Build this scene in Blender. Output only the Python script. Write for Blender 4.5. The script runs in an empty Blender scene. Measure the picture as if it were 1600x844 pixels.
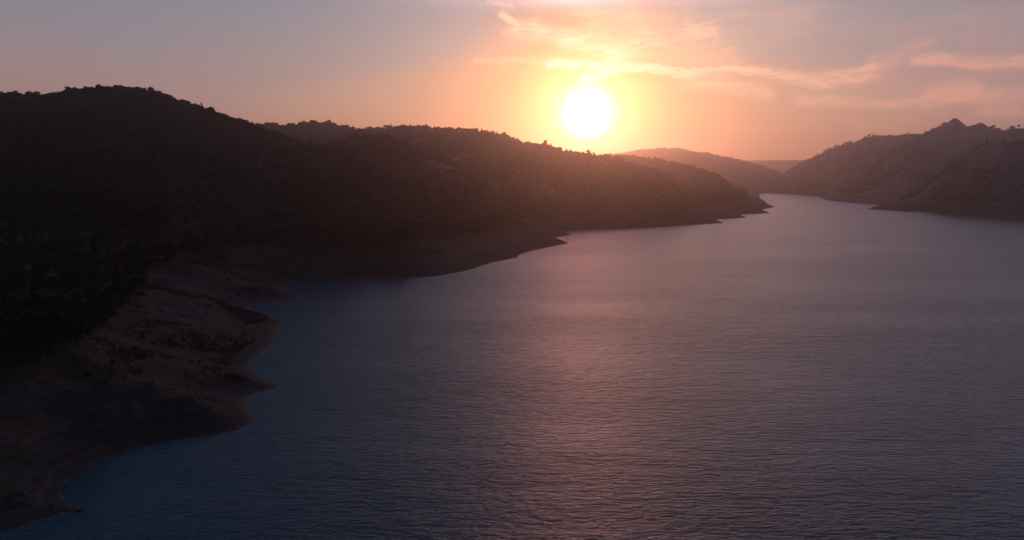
import bpy, math, random
import numpy as np
from mathutils import Vector

random.seed(7)
RNG = np.random.default_rng(11)
C = bpy.context.scene.collection
SC = bpy.context.scene
R = math.radians

# ------------------------------------------------------------------ camera
CAM_H = 80.0
PITCH = R(7.74)
F = 1600.0 * 24.0 / 36.0          # focal length in photograph pixels
cam_d = bpy.data.cameras.new('camera')
cam_d.lens = 24.0
cam_d.sensor_width = 36.0
cam_d.clip_start = 0.5
cam_d.clip_end = 30000.0
cam = bpy.data.objects.new('camera', cam_d)
C.objects.link(cam)
cam.location = (0, 0, CAM_H)
cam.rotation_euler = (R(90) - PITCH, 0, 0)
SC.camera = cam


def ray(px, py):
    a, b = (px - 800) / F, (422 - py) / F
    v = Vector((a, math.cos(PITCH) + b * math.sin(PITCH), -math.sin(PITCH) + b * math.cos(PITCH)))
    return v


SUN = ray(917, 180).normalized()
SUN_AZ = math.atan2(SUN.x, SUN.y)
SUN_EL = math.asin(SUN.z)

# ------------------------------------------------------------------ view
SC.view_settings.view_transform = 'Standard'
SC.view_settings.look = 'None'
SC.view_settings.gamma = 1
SC.view_settings.use_curve_mapping = False
SC.view_settings.exposure = 0.0
SC.cycles.use_denoising = True
SC.cycles.max_bounces = 4
SC.cycles.volume_bounces = 0
SC.cycles.sample_clamp_indirect = 4
SC.cycles.caustics_reflective = False
SC.cycles.caustics_refractive = False

# ------------------------------------------------------------------ node helper


class NT:
    def __init__(self, tree):
        self.t = tree
        tree.nodes.clear()

    def n(self, typ, **kw):
        nd = self.t.nodes.new(typ)
        for k, v in kw.items():
            setattr(nd, k, v)
        return nd

    def put(self, sock, v):
        if hasattr(v, 'is_output'):
            self.t.links.new(v, sock)
        elif v is not None:
            sock.default_value = v

    def m(self, op, a, b=None, c=None, clamp=False):
        nd = self.n('ShaderNodeMath', operation=op, use_clamp=clamp)
        for i, v in enumerate((a, b, c)):
            if v is not None:
                self.put(nd.inputs[i], v)
        return nd.outputs[0]

    def v(self, op, a, b=None, out=0):
        nd = self.n('ShaderNodeVectorMath', operation=op)
        self.put(nd.inputs[0], a)
        if b is not None:
            self.put(nd.inputs[1], b)
        return nd.outputs[out]

    def xyz(self, x, y, z=0.0):
        nd = self.n('ShaderNodeCombineXYZ')
        for i, v in enumerate((x, y, z)):
            self.put(nd.inputs[i], v)
        return nd.outputs[0]

    def sep(self, v):
        nd = self.n('ShaderNodeSeparateXYZ')
        self.put(nd.inputs[0], v)
        return nd.outputs

    def mix(self, f, a, b, blend='MIX'):
        nd = self.n('ShaderNodeMix', data_type='RGBA', blend_type=blend)
        nd.clamp_factor = True
        self.put(nd.inputs[0], f)
        self.put(nd.inputs[6], a)
        self.put(nd.inputs[7], b)
        return nd.outputs[2]

    def ss(self, x, a, b, lo=0.0, hi=1.0):
        nd = self.n('ShaderNodeMapRange', interpolation_type='SMOOTHSTEP')
        self.put(nd.inputs[0], x)
        for i, v in enumerate((a, b, lo, hi)):
            self.put(nd.inputs[i + 1], v)
        return nd.outputs[0]

    def noise(self, vec, scale, detail=3.0, rough=0.5, out=0, typ=None, dist=0.0):
        nd = self.n('ShaderNodeTexNoise')
        if typ:
            nd.noise_type = typ
        self.put(nd.inputs['Vector'], vec)
        nd.inputs['Scale'].default_value = scale
        nd.inputs['Detail'].default_value = detail
        nd.inputs['Roughness'].default_value = rough
        nd.inputs['Distortion'].default_value = dist
        return nd.outputs[out]

    def ramp(self, f, stops):
        nd = self.n('ShaderNodeValToRGB')
        self.put(nd.inputs[0], f)
        el = nd.color_ramp.elements
        while len(el) < len(stops):
            el.new(0.5)
        for e, (p, c) in zip(el, stops):
            e.position = p
            e.color = (c[0], c[1], c[2], 1)
        return nd.outputs[0]


def rgb(r, g, b):
    def f(c):
        c /= 255.0
        return c / 12.92 if c <= 0.04045 else ((c + 0.055) / 1.055) ** 2.4
    return (f(r), f(g), f(b), 1.0)


# ------------------------------------------------------------------ sky
W = bpy.data.worlds.new('World')
SC.world = W
W.use_nodes = True
w = NT(W.node_tree)
gen = w.n('ShaderNodeTexCoord').outputs['Generated']
dirn = w.v('NORMALIZE', gen)
dx, dy, dz = w.sep(dirn)
cosang = w.v('DOT_PRODUCT', dirn, tuple(SUN), out=1)
theta = w.m('MULTIPLY', w.m('ARCCOSINE', w.m('MINIMUM', cosang, 0.9999999)), 180 / math.pi)
el = w.m('MULTIPLY', w.m('ARCSINE', dz), 180 / math.pi)
az = w.m('MULTIPLY', w.m('ARCTAN2', dx, dy), 180 / math.pi)

SKY_EL = [(0.0, rgb(212, 144, 122)), (0.05, rgb(190, 147, 138)), (0.11, rgb(150, 142, 149)),
          (0.17, rgb(121, 135, 159)), (0.26, rgb(74, 102, 141)), (0.45, rgb(42, 66, 100)), (1.0, rgb(30, 50, 84))]
base = w.ramp(w.m('DIVIDE', w.m('MAXIMUM', el, 0.0), 90.0), SKY_EL)
# the right of the valley is a little more mauve, the sky behind the viewer dimmer
base = w.mix(w.ss(az, 5.0, 40.0, 0.0, 0.5), base, w.mix(1.0, base, (1.12, 0.93, 0.90, 1), 'MULTIPLY'))
back = w.ss(theta, 45.0, 130.0, 1.0, 0.22)
base = w.mix(1.0, base, w.xyz(back, back, back), 'MULTIPLY')
# aureole round the low sun: a little wider along the horizon
glow = w.ramp(w.m('DIVIDE', theta, 40.0),
              [(0.0, (3.2, 1.2, 1)), (0.056, (2.8, 1.0, 0.85)), (0.074, (2.2, 0.86, 0.33)), (0.112, (1.6, 0.60, 0.16)),
               (0.16, (1.0, 0.34, 0.13)), (0.23, (0.68, 0.27, 0.155)), (0.34, (0.55, 0.29, 0.22)),
               (0.60, (0.60, 0.34, 0.26)), (1.0, (0.3, 0.27, 0.29))])
wid = w.ss(el, 2.0, 11.0, 48.0, 12.0)
wgl = w.m('POWER', w.m('SUBTRACT', 1.0, w.m('MINIMUM', w.m('DIVIDE', theta, wid), 1.0)), 0.75)
wgl = w.ss(wgl, 0.0, 0.82)
sky = w.mix(wgl, base, glow)
core = w.ss(theta, 0.2, 2.3, 17.0, 0.0)
sky = w.mix(1.0, sky, w.xyz(core, w.m('MULTIPLY', core, 0.5), w.m('MULTIPLY', core, 0.36)), 'ADD')

# the lowest air over the hills is the most orange
low = w.ss(el, 0.0, 6.5, 1.0, 0.0)
sky = w.mix(w.m('MULTIPLY', low, w.ss(theta, 48.0, 12.0)), sky, w.mix(1.0, sky, (1.2, 0.78, 0.40, 1), 'MULTIPLY'))

# cirrus wisps, laid out over azimuth and elevation
P0 = w.xyz(az, el, 0.0)
warp = w.v('SUBTRACT', w.noise(w.v('MULTIPLY', P0, (0.45, 1.0, 1.0)), 0.35, 4.0, 0.6, out=1), (0.5, 0.5, 0.5))
warp2 = w.v('SUBTRACT', w.noise(w.v('MULTIPLY', P0, (0.5, 1.3, 1.0)), 1.5, 4.0, 0.65, out=1), (0.5, 0.5, 0.5))
P = w.v('ADD', P0, w.v('MULTIPLY', warp, (2.4, 1.3, 0.0)))
P = w.v('ADD', P, w.v('MULTIPLY', warp2, (1.5, 0.7, 0.0)))


def azel(px, py):
    v = ray(px, py).normalized()
    return (math.degrees(math.atan2(v.x, v.y)), math.degrees(math.asin(v.z)))


def seg_mask(ax, ay, bx, by, width, amp, soft=1.0):
    a, b = azel(ax, ay), azel(bx, by)
    ba = (b[0] - a[0], b[1] - a[1], 0.0)
    L2 = ba[0] ** 2 + ba[1] ** 2
    pa = w.v('SUBTRACT', P, (a[0], a[1], 0.0))
    t = w.m('DIVIDE', w.v('DOT_PRODUCT', pa, ba, out=1), L2, clamp=True)
    sc = w.n('ShaderNodeVectorMath', operation='SCALE')
    sc.inputs[0].default_value = ba
    w.put(sc.inputs[3], t)
    d = w.v('LENGTH', w.v('SUBTRACT', pa, sc.outputs[0]), out=1)
    return w.ss(d, width * 0.1, width * 0.85, amp, 0.0)


segs = [
    # broad bright wing above the sun
    (800, 46, 900, 62, 1.3, 0.55), (880, 60, 975, 85, 1.5, 0.52), (930, 50, 1010, 60, 1.9, 0.38),
    (785, 28, 805, 44, 0.8, 0.8), (830, 38, 850, 50, 0.9, 0.5), (960, 82, 965, 105, 0.9, 0.7),
    # thin line running right from above the sun
    (860, 97, 985, 104, 0.6, 0.9), (985, 103, 1060, 113, 0.55, 1.0), (1060, 113, 1170, 108, 0.5, 0.9),
    (1170, 110, 1280, 130, 0.9, 0.85), (1280, 128, 1360, 108, 1.2, 0.75), (1360, 106, 1440, 78, 1.4, 0.35),
    (945, 110, 914, 122, 0.8, 1.0), (914, 120, 911, 145, 0.9, 1.0), (740, 92, 860, 96, 0.5, 0.35),
    # veil and blobs to the right
    (1080, 42, 1105, 46, 1.3, 0.5), (1000, 75, 1130, 90, 2.4, 0.30), (900, 15, 1000, 22, 0.8, 0.35),
    (1070, 122, 1200, 148, 1.3, 0.45), (1440, 97, 1640, 95, 0.7, 0.8), (1250, 158, 1450, 158, 0.7, 0.6),
    (1450, 150, 1520, 132, 1.2, 0.6), (1450, 152, 1620, 142, 1.1, 0.7), (1540, 172, 1640, 168, 1.0, 0.6),
    (1330, 195, 1400, 195, 0.7, 0.2), (770, 0, 800, 10, 0.7, 0.35), (1000, 40, 1250, 20, 3.5, 0.16),
]
tot = None
for s in segs:
    q = seg_mask(*s)
    tot = q if tot is None else w.m('SUBTRACT', 1.0, w.m('MULTIPLY', w.m('SUBTRACT', 1.0, tot), w.m('SUBTRACT', 1.0, q)))
streak = w.noise(w.v('MULTIPLY', P, (0.34, 2.6, 1.0)), 1.0, 6.0, 0.65, dist=0.6)
tot = w.m('MULTIPLY', tot, w.ss(streak, 0.32, 0.60, 0.35, 1.15), clamp=True)
veil = w.m('MULTIPLY', w.ss(w.noise(w.v('MULTIPLY', P, (0.10, 0.45, 1.0)), 1.0, 4.0, 0.55), 0.45, 0.75, 0.0, 0.16),
           w.m('MULTIPLY', w.ss(az, -8.0, 8.0), w.ss(el, 1.0, 6.0)))
tot = w.m('ADD', tot, veil, clamp=True)
ccol = w.ramp(w.m('DIVIDE', theta, 40.0),
              [(0.0, (1, 1, 1)), (0.08, (1, 1.0, 0.8)), (0.16, (1, 0.72, 0.47)), (0.24, (0.98, 0.60, 0.43)),
               (0.36, (1.0, 0.52, 0.36)), (0.6, (0.95, 0.42, 0.30)), (1.0, (0.76, 0.39, 0.31))])
cmul = w.ss(theta, 3.0, 20.0, 1.05, 1.0)
ccol = w.mix(1.0, ccol, w.xyz(cmul, cmul, cmul), 'MULTIPLY')
sky = w.mix(tot, sky, ccol)

# added pink band of sky, mostly above view, to brighten the water's reflections
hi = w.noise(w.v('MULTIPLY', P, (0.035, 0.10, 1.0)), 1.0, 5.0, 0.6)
hm_ = w.m('MULTIPLY', w.ss(az, -17.0, 8.0), w.m('MULTIPLY', w.ss(el, 12.5, 17.0), w.ss(el, 24.0, 17.5)))
hm_ = w.m('MULTIPLY', w.m('MULTIPLY', hm_, w.ss(az, 95.0, 55.0)), w.ss(hi, 0.25, 0.58, 0.6, 1.0))
hcol = w.mix(w.ss(theta, 12.0, 40.0), (1.7, 1.4, 1.8, 1), (0.98, 0.88, 1.16, 1))
sky = w.mix(hm_, sky, hcol)
# added glow pillar over the sun, mostly out of view, feeding the water's column
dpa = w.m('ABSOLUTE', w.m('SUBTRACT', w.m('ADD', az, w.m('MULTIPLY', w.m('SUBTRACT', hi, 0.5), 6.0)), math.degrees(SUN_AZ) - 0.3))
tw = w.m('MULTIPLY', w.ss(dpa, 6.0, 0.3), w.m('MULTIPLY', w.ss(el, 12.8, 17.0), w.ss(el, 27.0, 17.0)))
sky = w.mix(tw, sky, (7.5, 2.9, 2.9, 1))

nis = w.n('ShaderNodeTexSky')
nis.sky_type = 'NISHITA'
nis.sun_disc = False
nis.sun_elevation = SUN_EL
nis.sun_rotation = SUN_AZ
nis.dust_density = 4.0
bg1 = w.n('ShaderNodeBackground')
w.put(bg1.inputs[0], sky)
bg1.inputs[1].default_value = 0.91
bg2 = w.n('ShaderNodeBackground')
w.put(bg2.inputs[0], nis.outputs[0])
bg2.inputs[1].default_value = 0.01
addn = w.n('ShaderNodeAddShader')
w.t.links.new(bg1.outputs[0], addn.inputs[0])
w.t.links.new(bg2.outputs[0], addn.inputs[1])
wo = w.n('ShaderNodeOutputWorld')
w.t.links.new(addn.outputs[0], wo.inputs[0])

sun_d = bpy.data.lights.new('sun', 'SUN')
sun_d.energy = 0.62
sun_d.angle = R(0.53)
sun_d.color = (1.0, 0.38, 0.19)
sun_o = bpy.data.objects.new('sun', sun_d)
C.objects.link(sun_o)
sun_o.rotation_euler = SUN.to_track_quat('Z', 'Y').to_euler()
sun_o.location = (0, 0, 400)

# ------------------------------------------------------------------ helpers


def new_mat(name):
    m = bpy.data.materials.new(name)
    m.use_nodes = True
    return m, NT(m.node_tree)


def principled(nt, color, rough=0.9, normal=None, spec=0.2, ior=None):
    b = nt.n('ShaderNodeBsdfPrincipled')
    nt.put(b.inputs['Base Color'], color)
    nt.put(b.inputs['Roughness'], rough)
    b.inputs['Specular IOR Level'].default_value = spec
    if ior:
        b.inputs['IOR'].default_value = ior
    if normal is not None:
        nt.put(b.inputs['Normal'], normal)
    o = nt.n('ShaderNodeOutputMaterial')
    nt.t.links.new(b.outputs[0], o.inputs[0])
    return b


def tag(o, label=None, cat=None, group=None, kind=None):
    if label:
        o['label'] = label
    if cat:
        o['category'] = cat
    if group:
        o['group'] = group
    if kind:
        o['kind'] = kind
    return o


def mesh_np(name, co, faces, mat=None, smooth=True):
    """co (n,3) array, faces (m,k) array of equal-sided faces"""
    me = bpy.data.meshes.new(name)
    n, (m, k) = len(co), faces.shape
    me.vertices.add(n)
    me.vertices.foreach_set('co', np.ascontiguousarray(co, dtype=np.float32).ravel())
    me.loops.add(m * k)
    me.loops.foreach_set('vertex_index', np.ascontiguousarray(faces, dtype=np.int32).ravel())
    me.polygons.add(m)
    me.polygons.foreach_set('loop_start', np.arange(0, m * k, k, dtype=np.int32))
    me.polygons.foreach_set('use_smooth', np.full(m, smooth, dtype=bool))
    me.update(calc_edges=True)
    me.validate()
    if mat:
        me.materials.append(mat)
    return me


def link(name, me, parent=None):
    o = bpy.data.objects.new(name, me)
    C.objects.link(o)
    if parent:
        o.parent = parent
    return o


# value noise ---------------------------------------------------------
TAB = np.random.default_rng(5).random((256, 256)).astype(np.float32)


def vnoise(x, y, s, off=0.0):
    x = x / s + 37.7 + off
    y = y / s + 91.3 + off * 1.7
    xi, yi = np.floor(x), np.floor(y)
    fx, fy = x - xi, y - yi
    fx = fx * fx * fx * (fx * (fx * 6 - 15) + 10)
    fy = fy * fy * fy * (fy * (fy * 6 - 15) + 10)
    xi = xi.astype(np.int64) & 255
    yi = yi.astype(np.int64) & 255
    x1, y1 = (xi + 1) & 255, (yi + 1) & 255
    a = TAB[xi, yi] * (1 - fx) + TAB[x1, yi] * fx
    b = TAB[xi, y1] * (1 - fx) + TAB[x1, y1] * fx
    return (a * (1 - fy) + b * fy) * 2 - 1


def fbm(x, y, s, octv=4, g=0.5, off=0.0):
    c, sn = math.cos(0.6), math.sin(0.6)
    out, amp = 0, 1.0
    for i in range(octv):
        out = out + amp * vnoise(x, y, s, off + i * 13.1)
        x, y = c * x - sn * y, sn * x + c * y
        s *= 0.5
        amp *= g
    return out


def ridged(x, y, s, octv=3, off=0.0):
    c, sn = math.cos(0.9), math.sin(0.9)
    out, amp = 0, 1.0
    for i in range(octv):
        out = out + amp * (1 - 2 * np.abs(vnoise(x, y, s, off + i * 7.3)))
        x, y = c * x - sn * y, sn * x + c * y
        s *= 0.5
        amp *= 0.5
    return out


# ------------------------------------------------------------------ the lie of the land
def on_water(px, py):
    v = ray(px, py)
    t = -CAM_H / v.z
    return (v.x * t, v.y * t)


SHORE_PX = [(0, 832), (40, 820), (75, 808), (100, 801), (122, 795), (104, 788), (93, 775), (95, 762), (110, 745), (140, 727),
            (180, 710), (230, 696), (280, 686), (330, 680), (370, 672), (388, 664), (396, 655), (392, 645), (383, 632),
            (384, 622), (400, 614), (430, 606), (433, 601), (420, 597), (400, 588), (388, 574), (392, 563), (410, 550),
            (425, 535), (432, 522), (436, 508), (444, 500), (430, 495), (405, 488), (388, 481), (395, 475), (430, 470),
            (460, 466), (471, 461), (465, 457), (450, 450), (452, 440), (470, 438), (520, 436.5), (580, 435), (640, 434),
            (690, 431), (730, 423), (770, 410), (808, 403), (812, 398), (830, 392), (860, 386), (889, 380), (880, 376),
            (866, 372), (880, 369.5), (892, 367), (880, 361), (930, 359), (1000, 356), (1060, 353), (1131, 348.5), (1118, 343),
            (1150, 341.5), (1167, 339.5), (1155, 335.5), (1203, 333), (1190, 328), (1211, 323.5), (1200, 319), (1195, 314),
            (1186, 309), (1188, 303), (1200, 302), (1240, 304), (1280, 307), (1288, 312), (1310, 315.5), (1370, 320.5), (1378, 322), (1353, 327),
            (1400, 330), (1450, 332), (1500, 335), (1545, 339), (1600, 347), (1650, 354), (1720, 368)]
shore = [on_water(*p) for p in SHORE_PX]
shore += [(1300, 700), (1500, 300), (1500, -1400), (-420, -1400), (-300, -400), (-235, -80), (-185, 40), (-150, 100)]
SH = np.array(shore, dtype=np.float64)


def shore_sd(x, y):
    """positive inland, negative over the lake"""
    d2 = np.full(x.shape, 1e12)
    inside = np.zeros(x.shape, dtype=bool)
    n = len(SH)
    for i in range(n):
        ax, ay = SH[i]
        bx, by = SH[(i + 1) % n]
        ex, ey = bx - ax, by - ay
        t = np.clip(((x - ax) * ex + (y - ay) * ey) / (ex * ex + ey * ey), 0, 1)
        q = (x - ax - t * ex) ** 2 + (y - ay - t * ey) ** 2
        np.minimum(d2, q, out=d2)
        if ay != by:
            c = ((ay > y) != (by > y)) & (x < ex * (y - ay) / (by - ay) + ax)
            inside ^= c
    d = np.sqrt(d2)
    return np.where(inside, -d, d)


# ridge lines: (photo x, photo y, distance), slope, crest radius
RIDGES = [
    # near left hill
    ([(-500, 150, 900), (-250, 170, 900), (-90, 168, 920), (0, 156, 950), (60, 149, 960), (120, 147, 950), (165, 142, 940), (195, 139, 940),
      (225, 153, 940), (250, 166, 940), (290, 181, 940), (340, 192, 930), (380, 202, 920), (430, 213, 900), (490, 234, 880),
      (540, 262, 840), (590, 310, 760), (630, 370, 660)], 0.42, 60),
    ([(195, 141, 940), (240, 215, 800), (260, 300, 650), (285, 390, 500)], 0.40, 45),
    ([(60, 149, 960), (20, 235, 740), (10, 330, 560), (40, 420, 420)], 0.40, 45),
    ([(-90, 168, 920), (-220, 240, 700), (-300, 380, 430), (-260, 560, 260)], 0.38, 50),
    ([(340, 184, 930), (400, 250, 820), (430, 330, 680)], 0.42, 40),
    # knoll in front of the rear skyline
    ([(540, 222, 1060), (577, 212, 1060), (610, 219, 1050), (645, 236, 1030), (690, 262, 1000), (735, 285, 950), (765, 325, 880), (790, 365, 830)], 0.42, 40),
    ([(577, 212, 1060), (600, 290, 860), (640, 350, 700)], 0.42, 40),
    ([(577, 212, 1060), (520, 245, 1010), (500, 300, 860), (480, 360, 700)], 0.42, 40),
    # rear skyline falling to the promontory
    ([(330, 192, 1850), (400, 193, 1850), (440, 195, 1830), (500, 192, 1800), (540, 197, 1780), (575, 199, 1750), (610, 197, 1720),
      (660, 198, 1680), (700, 201, 1620), (735, 201, 1560), (765, 208, 1500), (800, 217, 1460), (840, 225, 1440),
      (880, 234, 1450), (910, 238, 1460), (950, 246, 1480), (1000, 259, 1500), (1045, 277, 1500), (1100, 303, 1480), (1150, 327, 1450)], 0.40, 50),
    ([(735, 203, 1560), (750, 250, 1250), (775, 300, 1050)], 0.42, 40),
    ([(840, 225, 1440), (860, 275, 1240), (880, 330, 1010)], 0.42, 40),
    ([(910, 238, 1460), (960, 290, 1300), (1000, 330, 1180)], 0.42, 40),
    ([(1000, 259, 1500), (1060, 305, 1350), (1100, 335, 1250)], 0.42, 40),
    ([(940, 247, 2200), (985, 247, 2200), (1020, 252, 2200), (1060, 264, 2150), (1100, 276, 2100), (1150, 292, 2000), (1185, 309, 1950), (1200, 316, 1850)], 0.36, 40),
    # far hill and farthest range
    ([(850, 252, 4900), (960, 243, 4900), (985, 240, 4900), (1010, 236, 4900), (1050, 234, 4900), (1090, 240, 4900), (1130, 250, 4900),
      (1170, 262, 4850), (1210, 276, 4800), (1240, 290, 4750)], 0.30, 90),
    ([(1050, 264, 7400), (1130, 262, 7400), (1150, 259, 7400), (1175, 254, 7400), (1190, 254, 7300), (1205, 251, 7400), (1225, 253, 7400), (1238, 251, 7400), (1262, 250, 7400), (1330, 248, 7400), (1500, 245, 7400), (1900, 240, 7400)], 0.3, 60),
    ([(200, 225, 4300), (500, 222, 4300), (850, 245, 4300)], 0.3, 120),
    # right-hand mountains
    ([(1195, 292, 4300), (1225, 276, 4250), (1250, 262, 4200), (1285, 246, 4150), (1308, 229, 4050), (1318, 226, 4000), (1335, 225, 3900),
      (1350, 218, 3820), (1368, 211, 3720), (1383, 212, 3640), (1395, 214, 3560), (1415, 209, 3450), (1440, 210, 3330), (1465, 201, 3220),
      (1479, 196, 3160), (1491, 185, 3130), (1503, 195, 3100), (1514, 201, 3060), (1524, 201, 3020), (1534, 192, 2980), (1548, 203, 2930),
      (1565, 204, 2900), (1600, 200, 2850), (1660, 194, 2800), (1800, 186, 2700)], 0.75, 7),
    ([(1308, 229, 4050), (1304, 265, 3700), (1294, 298, 3300)], 0.62, 25),
    ([(1395, 214, 3560), (1370, 262, 3100), (1345, 300, 2650)], 0.42, 60),
    ([(1491, 189, 3130), (1450, 238, 2750), (1400, 285, 2400)], 0.42, 60),
    # darker near spur on the right
    ([(1900, 195, 1500), (1700, 209, 1650), (1640, 217, 1750), (1600, 224, 1850), (1560, 233, 1920), (1515, 238, 1960), (1475, 254, 1970), (1440, 274, 1950),
      (1410, 296, 1900), (1385, 316, 1830)], 0.40, 60),
    ([(1640, 217, 1750), (1580, 262, 1550), (1530, 310, 1400)], 0.40, 50),
]
RW = []
for n_, (pts, k, r0) in enumerate(RIDGES):
    q = []
    for px, py, d in pts:
        # the left ridges carry trees: their ground lies a crown's height below the skyline
        v = ray(px, py + (7.5 if n_ < 5 else 5.5 if n_ < 13 else 0))
        h = math.hypot(v.x, v.y)
        q.append((v.x / h * d, v.y / h * d, CAM_H + v.z / h * d))
    RW.append((q, k, r0))


def height(x, y):
    sd = shore_sd(x, y)
    far = np.clip(np.hypot(x, y) / 3000.0, 0.15, 1.0)
    wx = x + 2.5 * fbm(x, y, 90, 3, off=3.0)
    wy = y + 2.5 * fbm(x, y, 90, 3, off=9.0)
    hs = []
    drop = np.full(x.shape, 1e9)
    for pts, k, r0 in RW:
        best = np.full(x.shape, -1e9)
        dd = np.full(x.shape, 1e9)
        for (ax, ay, az_), (bx, by, bz) in zip(pts[:-1], pts[1:]):
            ex, ey = bx - ax, by - ay
            t = np.clip(((wx - ax) * ex + (wy - ay) * ey) / (ex * ex + ey * ey), 0, 1)
            q = (wx - ax - t * ex) ** 2 + (wy - ay - t * ey) ** 2
            val = az_ + (bz - az_) * t - k * (np.sqrt(q + r0 * r0) - r0)
            np.maximum(best, val, out=best)
            np.minimum(dd, k * (np.sqrt(q + r0 * r0) - r0), out=dd)
        drop = np.where(best >= (np.max(hs, axis=0) if hs else -1e12), dd, drop)
        hs.append(best)
    hs = np.array(hs)
    mx = hs.max(axis=0)
    s = 5.0
    Rg = mx + s * np.log(np.minimum(np.exp((hs - mx) / s).sum(axis=0), 3.0))
    inl = np.clip((sd - 40) / 160.0, 0, 1) * np.clip(drop / 22.0, 0.12, 1)
    gul = ridged(x, y, 150, 3) * 3.2 * inl + ridged(x, y, 420, 3, off=2) * 5.0 * inl * np.clip(far * 2, 0.3, 2)
    Rg = Rg + gul - 3.0 * inl
    crag = np.clip((x - 350) / 250, 0, 1) * np.clip((y - 1700) / 300, 0, 1) * np.clip((sd - 120) / 150, 0, 1)
    Rg = Rg + crag * (3.0 * ridged(x, y, 75, 4, off=40.0) + 4.0 * vnoise(x, y, 45, 12.0))
    # exposed bank between the water and the old high-water line
    slope = 0.27 + 0.07 * vnoise(x, y, 120, 4.0)
    p = np.maximum(sd, 0)
    cap = slope * p + 0.62 * np.maximum(p - 90, 0)
    floor_ = np.minimum(slope * 0.9 * p, 21.0) + 0.05 * p
    a = 4.0
    df = Rg - cap
    lo = Rg - np.where(df > 60, df, a * np.log1p(np.exp(np.minimum(df, 60) / a)))      # soft min
    h = np.maximum(lo, floor_)
    bn = np.clip(p / 12.0, 0, 1) * np.clip(1.6 - p / 260.0, 0.25, 1)
    h = h + bn * (0.5 * ridged(x, y, 17, 3, off=18.0) * np.clip(p / 15, 0, 1) + 0.9 * fbm(x, y, 22, 4, 0.55, off=6.0) + 1.3 * ridged(x, y, 48, 2, off=8.0) * np.clip(p / 30, 0, 1))
    # strand terraces cut by falling water levels
    tz = 2.6
    fr = h / tz - np.floor(h / tz)
    terr = (np.floor(h / tz) + np.clip((fr - 0.3) / 0.45, 0, 1)) * tz
    wt = (0.20 + 0.16 * vnoise(x, y, 60, 15.0)) * np.clip((21 - h) / 4, 0, 1) * np.clip(p / 6, 0, 1)
    h = h * (1 - wt) + terr * wt
    bed = np.maximum(0.22 * sd, -3.0)
    return np.where(sd > 0, np.maximum(h, 0.02 * p), bed), sd


# settle the crest heights so that every ridge really reaches its own height
for _ in range(4):
    for pts, k, r0 in RW:
        xs = np.array([p[0] for p in pts])
        ys = np.array([p[1] for p in pts])
        if not hasattr(height, 'goal'):
            height.goal = {}
        key = id(pts)
        if key not in height.goal:
            height.goal[key] = [p[2] for p in pts]
        hh_, _s = height(xs, ys)
        for i in range(len(pts)):
            if _s[i] > 60:
                e = height.goal[key][i] - float(hh_[i])
                pts[i] = (pts[i][0], pts[i][1], pts[i][2] + max(-15, min(15, e)) * 0.6)

NA, NR = 1150, 820
AZ0, AZ1 = R(-64), R(62)
A = np.linspace(AZ0, AZ1, NA)
r0_, r1_ = 85.0, 9000.0
RR = r0_ * (r1_ / r0_) ** np.linspace(0, 1, NR)
AA, RG = np.meshgrid(A, RR, indexing='ij')
X, Y = RG * np.sin(AA), RG * np.cos(AA)
jit = np.where((vnoise(X, Y, 9.0, 2) * 0 + 1) > 0, 1.0, 0)
H, SDG = height(X, Y)
# shoreline roughness
tan_el = (H - CAM_H) / RG
HZ = np.maximum.accumulate(tan_el, axis=1)      # running skyline along every azimuth


def grid_i(x, y):
    a = (np.arctan2(x, y) - AZ0) / (AZ1 - AZ0) * (NA - 1)
    r = np.log(np.maximum(np.hypot(x, y), r0_) / r0_) / math.log(r1_ / r0_) * (NR - 1)
    return a, r


def sample(arr, x, y):
    a, r = grid_i(x, y)
    a = np.clip(a, 0, NA - 1.001)
    r = np.clip(r, 0, NR - 1.001)
    ai, ri = a.astype(int), r.astype(int)
    fa, fr = a - ai, r - ri
    return (arr[ai, ri] * (1 - fa) * (1 - fr) + arr[ai + 1, ri] * fa * (1 - fr) + arr[ai, ri + 1] * (1 - fa) * fr + arr[ai + 1, ri + 1] * fa * fr)


def hit(px, py):
    """where the sight line of a photograph point meets the land"""
    v = ray(px, py)
    a = math.atan2(v.x, v.y)
    te = v.z / math.hypot(v.x, v.y)
    i = int(round((a - AZ0) / (AZ1 - AZ0) * (NA - 1)))
    j = np.argmax(tan_el[i] >= te)
    if j == 0:
        j = int(np.argmax(tan_el[i]))
    return X[i, j], Y[i, j], H[i, j]


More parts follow.
